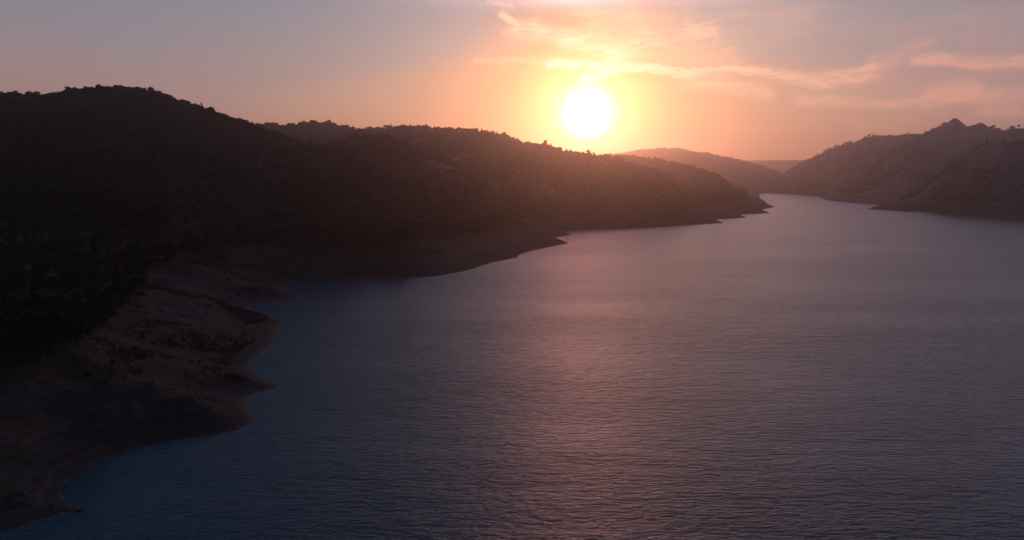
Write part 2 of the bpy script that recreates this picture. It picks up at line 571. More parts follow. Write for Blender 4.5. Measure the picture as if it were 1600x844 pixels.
# ------------------------------------------------------------------ ground materials
def ground_material(name, dry):
    m, g = new_mat(name)
    pos = g.n('ShaderNodeNewGeometry').outputs['Position']
    px, py, pz = g.sep(pos)
    n1 = g.noise(pos, 0.035, 5.0, 0.6)
    n2 = g.noise(pos, 0.22, 5.0, 0.65)
    n3 = g.noise(pos, 1.6, 4.0, 0.7)
    zz = g.m('ADD', pz, g.m('MULTIPLY', g.m('SUBTRACT', n2, 0.5), 1.6))
    # strand lines: thin pale and dark bands that follow old water levels
    band = g.noise(g.xyz(g.m('MULTIPLY', px, 0.012), g.m('MULTIPLY', py, 0.012), g.m('MULTIPLY', zz, 1.7)), 1.0, 4.0, 0.7)
    bank = g.ramp(band, [(0.28, (0.038, 0.034, 0.031)), (0.46, (0.052, 0.046, 0.042)), (0.58, (0.070, 0.062, 0.056)), (0.78, (0.115, 0.102, 0.092))])
    red = g.ss(n1, 0.50, 0.66)
    bank = g.mix(g.m('MULTIPLY', red, 0.35), bank, (0.115, 0.058, 0.042, 1))
    speck = g.ss(n3, 0.57, 0.75)
    bank = g.mix(g.m('MULTIPLY', speck, 0.55), bank, (0.17, 0.15, 0.13, 1))
    dark = g.ss(n3, 0.45, 0.28)
    bank = g.mix(g.m('MULTIPLY', dark, 0.6), bank, (0.035, 0.028, 0.026, 1))
    # flushes of green weeds on the drawn-down bank
    weed = g.m('MULTIPLY', g.ss(g.noise(pos, 0.028, 4.0, 0.6), 0.50, 0.62), g.ss(pz, 2.5, 6.0))
    weed = g.m('MULTIPLY', weed, g.ss(n2, 0.42, 0.6))
    bank = g.mix(g.m('MULTIPLY', weed, 0.85), bank, (0.026, 0.034, 0.016, 1))
    # wet margin
    wet = g.ss(zz, 0.1, 1.1, 1.0, 0.0)
    bank = g.mix(g.m('MULTIPLY', wet, 0.8), bank, (0.026, 0.021, 0.020, 1))
    # above high water: leaf litter and dry grass
    upl = g.ramp(n2, [(0.3, (0.028, 0.030, 0.023)), (0.5, (0.048, 0.048, 0.036)), (0.7, (0.085, 0.080, 0.058))])
    upl = g.mix(g.m('MULTIPLY', g.ss(n1, 0.45, 0.6), 0.5), upl, (0.045, 0.055, 0.026, 1))
    da = g.n('ShaderNodeAttribute')
    da.attribute_name = 'dry'
    upl = g.mix(g.m('MULTIPLY', da.outputs['Fac'], g.ss(n2, 0.3, 0.5, 0.6, 1.0)), upl, g.mix(n3, (0.13, 0.11, 0.085, 1), (0.20, 0.175, 0.135, 1)))
    if dry:      # open golden grassland instead of woodland floor
        upl = g.mix(0.6, upl, g.ramp(n1, [(0.35, (0.20, 0.165, 0.12)), (0.6, (0.31, 0.26, 0.19))]))
    isup = g.ss(g.m('ADD', pz, g.m('MULTIPLY', n1, 6.0)), 20.0, 24.0)
    col = g.mix(isup, bank, upl)
    bmp = g.n('ShaderNodeBump')
    bmp.inputs['Strength'].default_value = 0.9
    bmp.inputs['Distance'].default_value = 0.5
    g.put(bmp.inputs['Height'], g.m('ADD', g.m('MULTIPLY', n2, 2.0), g.m('MULTIPLY', n3, 0.6)))
    rough = g.m('SUBTRACT', 0.95, g.m('MULTIPLY', wet, 0.35))
    principled(g, col, rough, bmp.outputs[0], 0.25)
    return m


GROUND = ground_material('ground', False)
DRY = ground_material('dry_grassland', True)

CLEAR = []
for (px, py, ra) in [(705, 256, 24), (730, 248, 16), (385, 246, 5), (410, 247, 5), (750, 240, 14), (860, 308, 8), (640, 228, 14), (660, 220, 12), (690, 262, 26), (715, 250, 20), (650, 224, 22), (398, 248, 6), (372, 246, 5), (820, 215, 18), (775, 296, 12), (860, 300, 12), (1020, 300, 14),
                     (115, 158, 9), (90, 152, 9), (940, 290, 14), (1540, 250, 40), (1490, 245, 60), (1450, 265, 40), (790, 330, 10),
                     (1491, 192, 55), (1483, 197, 40), (1500, 197, 40), (1534, 198, 45), (1512, 202, 40), (1310, 230, 25), (1372, 212, 30),
                     (575, 199, 16), (596, 201, 20), (560, 201, 10)]:
    hx, hy, hh = hit(px, py)
    CLEAR.append((hx, hy, ra))
DRYNESS = np.zeros_like(H)
for n_, (cx, cy, cr) in enumerate(CLEAR):
    if 7 <= n_ <= 12 or n_ < 19 or n_ > 28:
        q_ = np.hypot(X - cx, Y - cy) / (cr * (1 + 0.35 * vnoise(X, Y, 14, 3.0)))
        DRYNESS = np.maximum(DRYNESS, np.clip((1.15 - q_) * 3, 0, 1))



# ------------------------------------------------------------------ ground sheets
idx = np.arange(NA * NR).reshape(NA, NR)
quads = np.stack([idx[:-1, :-1], idx[1:, :-1], idx[1:, 1:], idx[:-1, 1:]], axis=-1)
hm = np.maximum.reduce([H[:-1, :-1], H[1:, :-1], H[1:, 1:], H[:-1, 1:]])
keep = hm > -2.6
ai = (AA[:-1, :-1])
ri = (RG[:-1, :-1])
sdm = SDG[:-1, :-1]
v1180 = math.atan2(*ray(1195, 300).xy)
CLS = np.zeros(keep.shape, dtype=int)
CLS[(hm < 20.5) & (sdm < 140)] = 1                                            # exposed bank
right = (ai > v1180) & (ri > 900)
CLS[right & (ri < 4520)] = 2
CLS[(ri >= 3300) & (ai <= v1180)] = 3
CLS[(ri >= 4520)] = 3
CLS[(ri >= 6000)] = 4
coords = np.stack([X.ravel(), Y.ravel(), H.ravel()], axis=1)


def sheet(name, mask, label, mat=None):
    q = quads[mask & keep].reshape(-1, 4)[:, ::-1]
    used, inv = np.unique(q, return_inverse=True)
    me = mesh_np(name, coords[used], inv.reshape(q.shape), mat or GROUND)
    at = me.attributes.new('dry', 'FLOAT', 'POINT')
    at.data.foreach_set('value', DRYNESS.ravel()[used].astype(np.float32))
    o = link(name, me)
    tag(o, label, None, None, 'structure')
    return o


sheet('hillside', CLS == 0, 'dark wooded slopes left of the lake under the sun')
sheet('bank', CLS == 1, 'bare brown drawn-down bank along the left shore')
sheet('mountain', CLS == 2, 'rocky hazy mountain on the right shore with two small peaks', DRY)
sheet('distant_hill', CLS == 3, 'rounded hazy hill at the end of the lake right of the sun', DRY)
sheet('horizon_hills', CLS == 4, 'palest low hills in the far gap on the horizon')


# ------------------------------------------------------------------ the lake
def water_material():
    m, g = new_mat('water')
    pos = g.n('ShaderNodeNewGeometry').outputs['Position']

    def layer(sx, sy, ang, scale, detail, rough, typ=None, dist=0.0):
        mp = g.n('ShaderNodeMapping')
        mp.inputs['Rotation'].default_value = (0, 0, ang)
        mp.inputs['Scale'].default_value = (sx, sy, 1)
        g.put(mp.inputs[0], pos)
        return g.noise(mp.outputs[0], scale, detail, rough, dist=dist)
    big = layer(0.30, 1.0, R(8), 0.60, 2.0, 0.5, dist=0.4)      # metre-scale wind waves
    mid = layer(0.38, 1.0, R(-7), 1.25, 2.0, 0.55, dist=0.6)
    sml = layer(0.5, 1.0, R(14), 3.4, 3.0, 0.6)
    swell = layer(0.25, 1.0, R(3), 0.13, 2.0, 0.5)
    patch = layer(0.35, 1.0, R(12), 0.011, 4.0, 0.6)              # gusts and calmer lanes
    amp = g.ss(patch, 0.36, 0.62, 0.75, 1.15)
    hgt = g.m('ADD', g.m('MULTIPLY', swell, 0.45), g.m('ADD', g.m('MULTIPLY', big, 0.38), g.m('ADD', g.m('MULTIPLY', mid, 0.23), g.m('MULTIPLY', sml, 0.05))))
    hgt = g.m('MULTIPLY', hgt, amp)
    bmp = g.n('ShaderNodeBump')
    bmp.inputs['Strength'].default_value = 1.0
    bmp.inputs['Distance'].default_value = 1.0
    g.put(bmp.inputs['Height'], hgt)
    b = principled(g, (0.008, 0.052, 0.086, 1), 0.24, bmp.outputs[0], 0.5, 1.38)
    return m


WATER = water_material()
wx0, wx1, wy0, wy1 = -8200, 8200, -1450, 9050
lake_me = mesh_np('lake', np.array([(wx0, wy0, 0), (wx1, wy0, 0), (wx1, wy1, 0), (wx0, wy1, 0)], float), np.array([[0, 1, 2, 3]]), WATER, False)
tag(link('lake', lake_me), 'rippled reservoir water reflecting the sunset', None, None, 'structure')

# ------------------------------------------------------------------ air
hz_m, hz = new_mat('haze')
vol = hz.n('ShaderNodeVolumePrincipled')
vol.inputs['Color'].default_value = (0.90, 0.84, 0.92, 1)
vol.inputs['Density'].default_value = 0.00015
vol.inputs['Anisotropy'].default_value = 0.85
ho = hz.n('ShaderNodeOutputMaterial')
hz.t.links.new(vol.outputs[0], ho.inputs['Volume'])
zt = float(H.max()) + 25
zb = -4.0
bx = [(x, y, z) for z in (zb, zt) for (x, y) in ((-8300, -1550), (8300, -1550), (8300, 9150), (-8300, 9150))]
bf = np.array([(0, 3, 2, 1), (4, 5, 6, 7), (0, 1, 5, 4), (1, 2, 6, 5), (2, 3, 7, 6), (3, 0, 4, 7)])
haze = link('haze', mesh_np('haze', np.array(bx, float), bf, hz_m, False))
tag(haze, 'thin warm evening haze hanging over the valley', None, None, 'stuff')
print('HAZE TOP', zt)


# ------------------------------------------------------------------ vegetation
def leaf_material(name, c1, c2):
    m, g = new_mat(name)
    rnd = g.n('ShaderNodeObjectInfo').outputs['Random']
    pos = g.n('ShaderNodeTexCoord').outputs['Object']
    nn = g.noise(pos, 0.9, 2.0, 0.6)
    f = g.m('ADD', g.m('MULTIPLY', rnd, 0.65), g.m('MULTIPLY', nn, 0.35))
    principled(g, g.mix(f, c1, c2), 0.75, None, 0.25)
    return m


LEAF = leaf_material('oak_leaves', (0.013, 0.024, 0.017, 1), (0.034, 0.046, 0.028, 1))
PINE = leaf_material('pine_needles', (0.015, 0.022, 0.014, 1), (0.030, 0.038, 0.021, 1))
PALE = leaf_material('pale_leaves', (0.09, 0.105, 0.05, 1), (0.13, 0.14, 0.075, 1))
SCRUB = leaf_material('scrub_leaves', (0.045, 0.048, 0.026, 1), (0.14, 0.12, 0.08, 1))
bk_m, bk = new_mat('bark')
bkp = bk.n('ShaderNodeTexCoord').outputs['Object']
principled(bk, bk.ramp(bk.noise(bk.v('MULTIPLY', bkp, (6, 6, 1)), 2.0, 4.0, 0.6), [(0.35, (0.06, 0.048, 0.038)), (0.65, (0.17, 0.145, 0.12))]), 0.95, None, 0.1)
BARK = bk_m
rk_m, rk = new_mat('rock')
rkp = rk.n('ShaderNodeTexCoord').outputs['Object']
rb = rk.n('ShaderNodeBump')
rb.inputs['Distance'].default_value = 0.2
rk.put(rb.inputs['Height'], rk.noise(rkp, 3.0, 5.0, 0.65))
principled(rk, rk.ramp(rk.noise(rkp, 1.4, 5.0, 0.6), [(0.3, (0.06, 0.05, 0.045)), (0.6, (0.14, 0.12, 0.105)), (0.8, (0.22, 0.19, 0.17))]), 0.9, rb.outputs[0], 0.2)
ROCK = rk_m


class Geo:
    def __init__(self):
        self.v, self.f = [], []

    def quads(self, cen, nrm, size, rng, asp=0.75):
        """leafy quads at cen (n,3) facing nrm"""
        n = len(cen)
        nrm = nrm / np.maximum(np.linalg.norm(nrm, axis=1, keepdims=True), 1e-6)
        t = rng.normal(size=(n, 3))
        t -= (t * nrm).sum(1, keepdims=True) * nrm
        t /= np.maximum(np.linalg.norm(t, axis=1, keepdims=True), 1e-6)
        b = np.cross(nrm, t)
        s = np.asarray(size).reshape(-1, 1) * 0.5
        bend = nrm * s * 0.35
        base = len(self.v) and sum(len(a) for a in self.v)
        vs = np.stack([cen - t * s, cen - b * s * asp + bend, cen + t * s, cen + b * s * asp + bend], axis=1).reshape(-1, 3)
        self.v.append(vs)
        self.f.append(np.arange(4 * n).reshape(n, 4) + base)

    def tube(self, pts, radii, sides=6):
        base = len(self.v) and sum(len(a) for a in self.v)
        vs = []
        for i, (p, r) in enumerate(zip(pts, radii)):
            p = Vector(p)
            d = (Vector(pts[min(i + 1, len(pts) - 1)]) - Vector(pts[max(i - 1, 0)])).normalized()
            u = d.cross(Vector((0.3, 1, 0.1))).normalized()
            v = d.cross(u)
            for s in range(sides):
                a = 2 * math.pi * s / sides
                vs.append(p + (u * math.cos(a) + v * math.sin(a)) * r)
        f = []
        for i in range(len(pts) - 1):
            for s in range(sides):
                s2 = (s + 1) % sides
                f.append((base + i * sides + s, base + i * sides + s2, base + (i + 1) * sides + s2, base + (i + 1) * sides + s))
        self.v.append(np.array([tuple(q) for q in vs]))
        self.f.append(np.array(f))

    def mesh(self, name, mat):
        return mesh_np(name, np.concatenate(self.v), np.concatenate(self.f), mat, False)


def oak(seed, nleaf, leaf, wide=1.0, tall=1.0):
    """unit: metres; about 8 m high and 9 m wide; returns crown and wood"""
    rng = np.random.default_rng(seed)
    wood, crown = Geo(), Geo()
    fork = Vector((rng.uniform(-.3, .3), rng.uniform(-.3, .3), 1.9 * tall))
    wood.tube([(0, 0, -0.8), (0, 0, 0.1), tuple(fork * 0.55), tuple(fork)], [0.52, 0.36, 0.28, 0.25])
    clumps = []
    nb = 7
    for i in range(nb):
        a = 2 * math.pi * (i + rng.uniform(-.3, .3)) / nb
        rad = rng.uniform(1.6, 3.3) * wide
        z = rng.uniform(3.2, 5.6) * tall
        c = Vector((math.cos(a) * rad, math.sin(a) * rad, z))
        mid = fork.lerp(c, 0.5) + Vector((0, 0, -0.35))
        wood.tube([tuple(fork), tuple(mid), tuple(c)], [0.19, 0.12, 0.05], 5)
        clumps.append((c, rng.uniform(1.2, 2.0), rng.uniform(0.9, 1.5)))
    for i in range(4):
        c = Vector((rng.uniform(-1.5, 1.5) * wide, rng.uniform(-1.5, 1.5) * wide, rng.uniform(5.2, 6.6) * tall))
        wood.tube([tuple(fork), tuple(fork.lerp(c, 0.6)), tuple(c)], [0.18, 0.11, 0.05], 5)
        clumps.append((c, rng.uniform(1.3, 2.1), rng.uniform(0.9, 1.4)))
    tw = sum(c[1] ** 2 for c in clumps)
    for c, rx, rz in clumps:
        n = max(6, int(nleaf * rx * rx / tw))
        d = rng.normal(size=(n, 3))
        d /= np.linalg.norm(d, axis=1, keepdims=True)
        d[:, 2] = np.where(d[:, 2] < -0.35, -d[:, 2], d[:, 2])
        rr = rng.uniform(0.62, 1.12, size=(n, 1)) * (1 + 0.22 * np.sin(d[:, :1] * 7 + seed) * np.cos(d[:, 1:2] * 6))
        cen = np.array(c) + d * rr * np.array([rx, rx, rz])
        crown.quads(cen, d + rng.normal(scale=0.45, size=(n, 3)), leaf * rng.uniform(0.6, 1.4, n), rng)
    return crown, wood


def pine(seed, nleaf, leaf, h=9.0):
    rng = np.random.default_rng(seed)
    wood, crown = Geo(), Geo()
    wood.tube([(0, 0, -0.8), (0, 0, h * 0.5), (0.1, 0, h)], [0.28, 0.17, 0.03])
    tiers = 11
    per = nleaf // (tiers * 7)
    for t in range(tiers):
        u = t / (tiers - 1)
        z = h * (0.14 + 0.84 * u)
        rad = (2.3 * (1 - u) ** 0.85 + 0.15)
        for k in range(7):
            a = rng.uniform(0, 2 * math.pi)
            L = rad * rng.uniform(0.55, 1.15)
            s = rng.uniform(0.15, 1.0, per)
            cen = np.stack([np.cos(a) * s * L, np.sin(a) * s * L, z - 0.22 * s * L + rng.normal(scale=0.15, size=per)], axis=1)
            crown.quads(cen + rng.normal(scale=0.13, size=cen.shape), np.array([0, 0, 1.0]) + rng.normal(scale=0.5, size=cen.shape), leaf * rng.uniform(0.6, 1.3, per), rng)
    return crown, wood


def shrub(seed, nleaf, leaf):
    rng = np.random.default_rng(seed)
    wood, crown = Geo(), Geo()
    for i in range(6):
        a = rng.uniform(0, 6.28)
        c = Vector((math.cos(a) * rng.uniform(.2, .7), math.sin(a) * rng.uniform(.2, .7), rng.uniform(.5, 1.0)))
        wood.tube([(0, 0, -0.2), tuple(c * 0.5), tuple(c)], [0.06, 0.04, 0.015], 4)
        n = nleaf // 6
        d = rng.normal(size=(n, 3))
        d /= np.linalg.norm(d, axis=1, keepdims=True)
        cen = np.array(c) + d * rng.uniform(0.3, 1.0, (n, 1)) * np.array([.55, .55, .42])
        cen[:, 2] = np.maximum(cen[:, 2], 0.08)
        crown.quads(cen, d, leaf * rng.uniform(.6, 1.4, n), rng)
    return crown, wood


def join_mesh(name, crown, wood, leafmat):
    cv, cf = np.concatenate(crown.v), np.concatenate(crown.f)
    wv, wf = np.concatenate(wood.v), np.concatenate(wood.f)
    me = mesh_np(name, np.concatenate([cv, wv]), np.concatenate([cf, wf + len(cv)]), leafmat, False)
    me.materials.append(BARK)
    mi = np.zeros(len(me.polygons), dtype=np.int32)
    mi[len(cf):] = 1
    me.polygons.foreach_set('material_index', mi)
    return me


# prototypes of the mass of the wood (kept out of the scene, only instanced)
protos = bpy.data.collections.new('woodland_kinds')
for i in range(6):
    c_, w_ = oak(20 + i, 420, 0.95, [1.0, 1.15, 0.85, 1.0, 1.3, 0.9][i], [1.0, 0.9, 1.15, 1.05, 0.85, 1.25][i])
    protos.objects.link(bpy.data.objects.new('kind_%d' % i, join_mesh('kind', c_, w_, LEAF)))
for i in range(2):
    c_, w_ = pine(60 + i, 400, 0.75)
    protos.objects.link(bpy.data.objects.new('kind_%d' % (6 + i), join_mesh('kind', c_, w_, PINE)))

# where trees may stand ------------------------------------------------
def candidates(cell, rmin, rmax, seed):
    rng = np.random.default_rng(seed)
    gx = np.arange(-rmax, rmax, cell)
    gy = np.arange(60, rmax, cell)
    x, y = np.meshgrid(gx, gy)
    x = x.ravel() + rng.uniform(-.48, .48, x.size) * cell
    y = y.ravel() + rng.uniform(-.48, .48, y.size) * cell
    r = np.hypot(x, y)
    a = np.arctan2(x, y)
    k = (r >= rmin) & (r < rmax) & (a > R(-47)) & (a < R(44))
    x, y, r = x[k], y[k], r[k]
    z = sample(H, x, y)
    sd = sample(SDG, x, y)
    edge = 20.0 + 2.5 * vnoise(x, y, 35, 5.0) + 1.5 * vnoise(x, y, 9, 6.0)
    k = (z > edge) & (sd > 34)
    hz_before = sample(HZ, x / r * (r - 14), y / r * (r - 14))
    k &= (z + 11 - CAM_H) / r > hz_before - 0.018
    x, y, z, r = x[k], y[k], z[k], r[k]
    dn = fbm(x, y, 90, 3, off=21.0) + 0.6 * fbm(x, y, 30, 2, off=31.0)
    thr = np.where((np.arctan2(x, y) > v1180) & (r > 1000), -0.45, -1.05)
    isr_ = (np.arctan2(x, y) > v1180) & (r > 1000)
    dn = dn - np.where(isr_, 0.75, 0.0) * ridged(x, y, 150, 3)
    prob = 1 / (1 + np.exp(-(dn - thr) * np.where(isr_, 9, 6)))
    k = rng.random(x.size) < np.clip(prob, np.where(isr_, 0.004, 0.03), 0.97)
    for cx, cy, cr in CLEAR:
        rad = cr * (1 + 0.35 * vnoise(x, y, 14, 3.0))
        k &= np.hypot(x - cx, y - cy) > rad
    return np.stack([x[k], y[k], z[k]], axis=1)


near = candidates(6.4, 150, 1150, 1)
midd = candidates(8.5, 1150, 2500, 2)
farr = candidates(13.0, 2500, 5300, 3)
allp = np.concatenate([near, midd, farr])
base_s = np.concatenate([np.full(len(near), 0.92), np.full(len(midd), 1.05), np.full(len(farr), 1.25)])
rng = np.random.default_rng(77)
scl = base_s * rng.triangular(0.45, 0.8, 1.6, len(allp)) * (1 + 0.28 * vnoise(allp[:, 0], allp[:, 1], 22, 8.0)) * (1 + 0.25 * vnoise(allp[:, 0], allp[:, 1], 60, 1.0))
kind = rng.integers(0, 6, len(allp))
pn = vnoise(allp[:, 0], allp[:, 1], 70, 44.0)
kind = np.where((rng.random(len(allp)) < np.where(pn > 0.35, 0.30, 0.03)), rng.integers(6, 8, len(allp)), kind)
rot = rng.uniform(0, 6.283, len(allp))
print('TREES', len(near), len(midd), len(farr))

# the 240 nearest standing in view become trees of their own
rr_ = np.hypot(allp[:, 0], allp[:, 1])
aa_ = np.arctan2(allp[:, 0], allp[:, 1])
hzb = sample(HZ, allp[:, 0] / rr_ * (rr_ - 10), allp[:, 1] / rr_ * (rr_ - 10))
inview = (aa_ > R(-36.5)) & (aa_ < R(36)) & ((allp[:, 2] + 6 - CAM_H) / rr_ > hzb)
score = np.where(inview, scl / rr_, 0)
NEAR_N = 240
order = np.argsort(-score)[:NEAR_N]
ind = set(order.tolist())
mass = np.array([i for i in range(len(allp)) if i not in ind])


def woodland(name, pts, sc_, ro, kd, label, coll=None):
    me = bpy.data.meshes.new(name)
    me.vertices.add(len(pts))
    me.vertices.foreach_set('co', pts.astype(np.float32).ravel())
    for nm, arr, ty in (('tsize', sc_, 'FLOAT'), ('turn', ro, 'FLOAT'), ('tkind', kd, 'INT')):
        at = me.attributes.new(nm, ty, 'POINT')
        at.data.foreach_set('value', arr.astype(np.int32 if ty == 'INT' else np.float32))
    me.update()
    o = link(name, me)
    ng = bpy.data.node_groups.new(name + '_nodes', 'GeometryNodeTree')
    ng.interface.new_socket('Geometry', in_out='INPUT', socket_type='NodeSocketGeometry')
    ng.interface.new_socket('Geometry', in_out='OUTPUT', socket_type='NodeSocketGeometry')
    N, Lk = ng.nodes, ng.links
    gi, go = N.new('NodeGroupInput'), N.new('NodeGroupOutput')
    ci = N.new('GeometryNodeCollectionInfo')
    ci.inputs['Collection'].default_value = coll or protos
    ci.inputs['Separate Children'].default_value = True
    ci.inputs['Reset Children'].default_value = True
    iop = N.new('GeometryNodeInstanceOnPoints')
    iop.inputs['Pick Instance'].default_value = True

    def attr(nm, ty):
        a = N.new('GeometryNodeInputNamedAttribute')
        a.data_type = ty
        a.inputs['Name'].default_value = nm
        return a.outputs[0]
    cx = N.new('ShaderNodeCombineXYZ')
    Lk.new(attr('turn', 'FLOAT'), cx.inputs[2])
    Lk.new(gi.outputs[0], iop.inputs['Points'])
    Lk.new(ci.outputs[0], iop.inputs['Instance'])
    Lk.new(attr('tkind', 'INT'), iop.inputs['Instance Index'])
    Lk.new(cx.outputs[0], iop.inputs['Rotation'])
    Lk.new(attr('tsize', 'FLOAT'), iop.inputs['Scale'])
    Lk.new(iop.outputs[0], go.inputs[0])
    md = o.modifiers.new('trees', 'NODES')
    md.node_group = ng
    tag(o, label, 'weeds' if coll else 'woodland', None, 'stuff')
    return o


rm = rr_[mass]
am = aa_[mass]
isr = (am > v1180) & (rm > 1000)
sel = mass[(rm < 2600) & ~isr]
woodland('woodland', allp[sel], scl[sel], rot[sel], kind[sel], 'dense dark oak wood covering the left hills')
sel = mass[isr]
woodland('mountain_woodland', allp[sel], scl[sel], rot[sel], kind[sel], 'scattered hazy trees over the right-hand mountain')
sel = mass[(rm >= 2600) & ~isr]
woodland('distant_woodland', allp[sel], scl[sel], rot[sel], kind[sel], 'faint tree cover on the rounded hill at the lake end')

# individual trees -----------------------------------------------------
hero = {}
for i in range(5):
    c_, w_ = oak(120 + i, 1500, 0.55, [1.0, 1.15, 0.85, 1.0, 1.3][i], [1.0, 0.9, 1.15, 1.05, 0.85][i])
    hero['oak', i] = (c_.mesh('oak_crown', LEAF), w_.mesh('oak_trunk', BARK))
for i in range(2):
    c_, w_ = pine(160 + i, 1100, 0.55)
    hero['pine', i] = (c_.mesh('pine_crown', PINE), w_.mesh('pine_trunk', BARK))
c_, w_ = oak(190, 1500, 0.5, 0.75, 1.1)
hero['pale', 0] = (c_.mesh('pale_crown', PALE), w_.mesh('pale_trunk', BARK))
for i in range(3):
    c_, w_ = shrub(200 + i, 420, 0.22)
    hero['shrub', i] = (c_.mesh('shrub_foliage', SCRUB), w_.mesh('shrub_stems', BARK))
NAMES = {'oak': ('oak_tree', 'crown', 'trunk', 'tree'), 'pine': ('pine_tree', 'crown', 'trunk', 'tree'),
         'pale': ('willow_tree', 'crown', 'trunk', 'tree'), 'shrub': ('shrub', 'foliage', 'stem', 'shrub')}


def plant(kd, var, loc, s, rz, label, group=None, sz=None):
    nm, p1, p2, cat = NAMES[kd]
    e = bpy.data.objects.new(nm, None)
    C.objects.link(e)
    e.empty_display_size = 1
    e.location = loc
    e.rotation_euler = (0, 0, rz)
    e.scale = (s, s, sz or s)
    tag(e, label, cat, group)
    for pn_, me in zip((p1, p2), hero[kd, var]):
        q = bpy.data.objects.new(pn_, me)
        C.objects.link(q)
        q.parent = e
    return e


ZONES = [(-37, -30, 'at the far left edge'), (-30, -24, 'left of the bare bank'),
         (-24, -18, 'behind the widest bank'), (-18, -10, 'beside the narrow inlet'),
         (-10, 0, 'above the long bay bank'), (0, 40, 'above the headland under the sun')]
for i in order:
    i = int(i)
    a = math.degrees(aa_[i])
    zn = next(t for lo, hi, t in ZONES if lo <= a < hi)
    low = allp[i, 2] < 29
    k = kind[i]
    row = 'at the wood edge' if low else 'inside the wood'
    if k >= 6:
        plant('pine', int(k - 6), tuple(allp[i]), float(scl[i]), float(rot[i]), 'pointed dark conifer %s %s' % (row, zn), 'conifers %s %s' % (row, zn))
    else:
        plant('oak', int(k % 5), tuple(allp[i]), float(scl[i]), float(rot[i]), 'round dark oak %s %s' % (row, zn), 'oaks %s %s' % (row, zn))


def skyline(px, d_hint=None):
    """crest point of the land on the azimuth of a photograph column"""
    v = ray(px, 200)
    a = math.atan2(v.x, v.y)
    i = int(round((a - AZ0) / (AZ1 - AZ0) * (NA - 1)))
    j = int(np.argmax(tan_el[i][:int(NR * 0.92)]))
    return X[i, j], Y[i, j], H[i, j]


SKY_TREES = [
    ('oak', 1, 579, 1.45, 'lone bushy oak in the gap of the middle skyline'),
    ('oak', 4, 184, 1.35, 'broad oak crowning the top of the highest left hill'),
    ('oak', 0, 157, 1.0, 'small oak just left of the highest left hilltop'),
    ('oak', 2, 133, 1.1, 'upright oak on the left skyline before the hilltop dip'),
    ('oak', 3, 122, 0.9, 'low oak left of the upright one on the left skyline'),
    ('oak', 1, 33, 1.2, 'tallest oak near the left end of the skyline'),
    ('oak', 2, 20, 0.85, 'short oak near the left end of the skyline'),
    ('pine', 0, 266, 1.0, 'thin bare-looking pine right of the highest hilltop'),
    ('pine', 1, 271, 0.85, 'second thin pine right of the highest hilltop'),
    ('pine', 0, 276, 0.75, 'shortest of three thin pines right of the highest hilltop'),
    ('pine', 1, 348, 0.9, 'dark pointed pine halfway down the left skyline'),
    ('pine', 0, 358, 0.8, 'pointed pine just right of the darkest one on the left skyline'),
    ('pine', 1, 375, 0.7, 'small pine where the left skyline levels out'),
    ('oak', 0, 402, 1.3, 'round oak at the start of the middle skyline'),
    ('oak', 3, 468, 1.2, 'rounded oak on the middle skyline'),
    ('pine', 0, 503, 1.0, 'single spike of a pine on the middle skyline'),
    ('oak', 4, 628, 1.3, 'flat-topped oak on the skyline right of the gap'),
    ('oak', 1, 650, 1.3, 'full oak on the skyline right of the flat-topped one'),
    ('oak', 0, 718, 1.5, 'large oak on the last hump of the skyline left of the sun'),
    ('oak', 2, 745, 1.3, 'oak where the skyline starts falling towards the sun'),
    ('pine', 1, 822, 0.85, 'pine on the falling ridge left of the sun'),
    ('pine', 0, 832, 0.75, 'shorter pine on the falling ridge left of the sun'),
    ('oak', 3, 864, 1.1, 'oak on the crest right at the left foot of the sun'),
    ('oak', 1, 884, 0.9, 'small oak on the crest directly beneath the sun'),
    ('pine', 1, 1062, 1.1, 'pine on the promontory crest against the hazy far hill'),
    ('pine', 0, 1071, 1.0, 'second pine on the promontory crest against the far hill'),
    ('pine', 1, 1078, 0.9, 'third pine on the promontory crest against the far hill'),
    ('oak', 4, 1096, 1.5, 'biggest tree on the promontory crest against the far hill'),
]
used_pts = []
for kd, var, px, s, lab in SKY_TREES:
    hx, hy, hh = skyline(px)
    if px > 1000:      # the promontory crest stands before the far hill
        v = ray(px, 200)
        a = math.atan2(v.x, v.y)
        i = int(round((a - AZ0) / (AZ1 - AZ0) * (NA - 1)))
        jm = np.searchsorted(RR, 2500)
        j = int(np.argmax(tan_el[i][:jm]))
        hx, hy, hh = X[i, j], Y[i, j], H[i, j]
    plant(kd, var, (hx, hy, hh - 0.3), s, px * 0.7, lab)

hx, hy, hh = hit(350, 412)
plant('pale', 0, (hx, hy, hh), 0.95, 1.0, 'pale leafy tree at the wood edge above the narrow inlet')

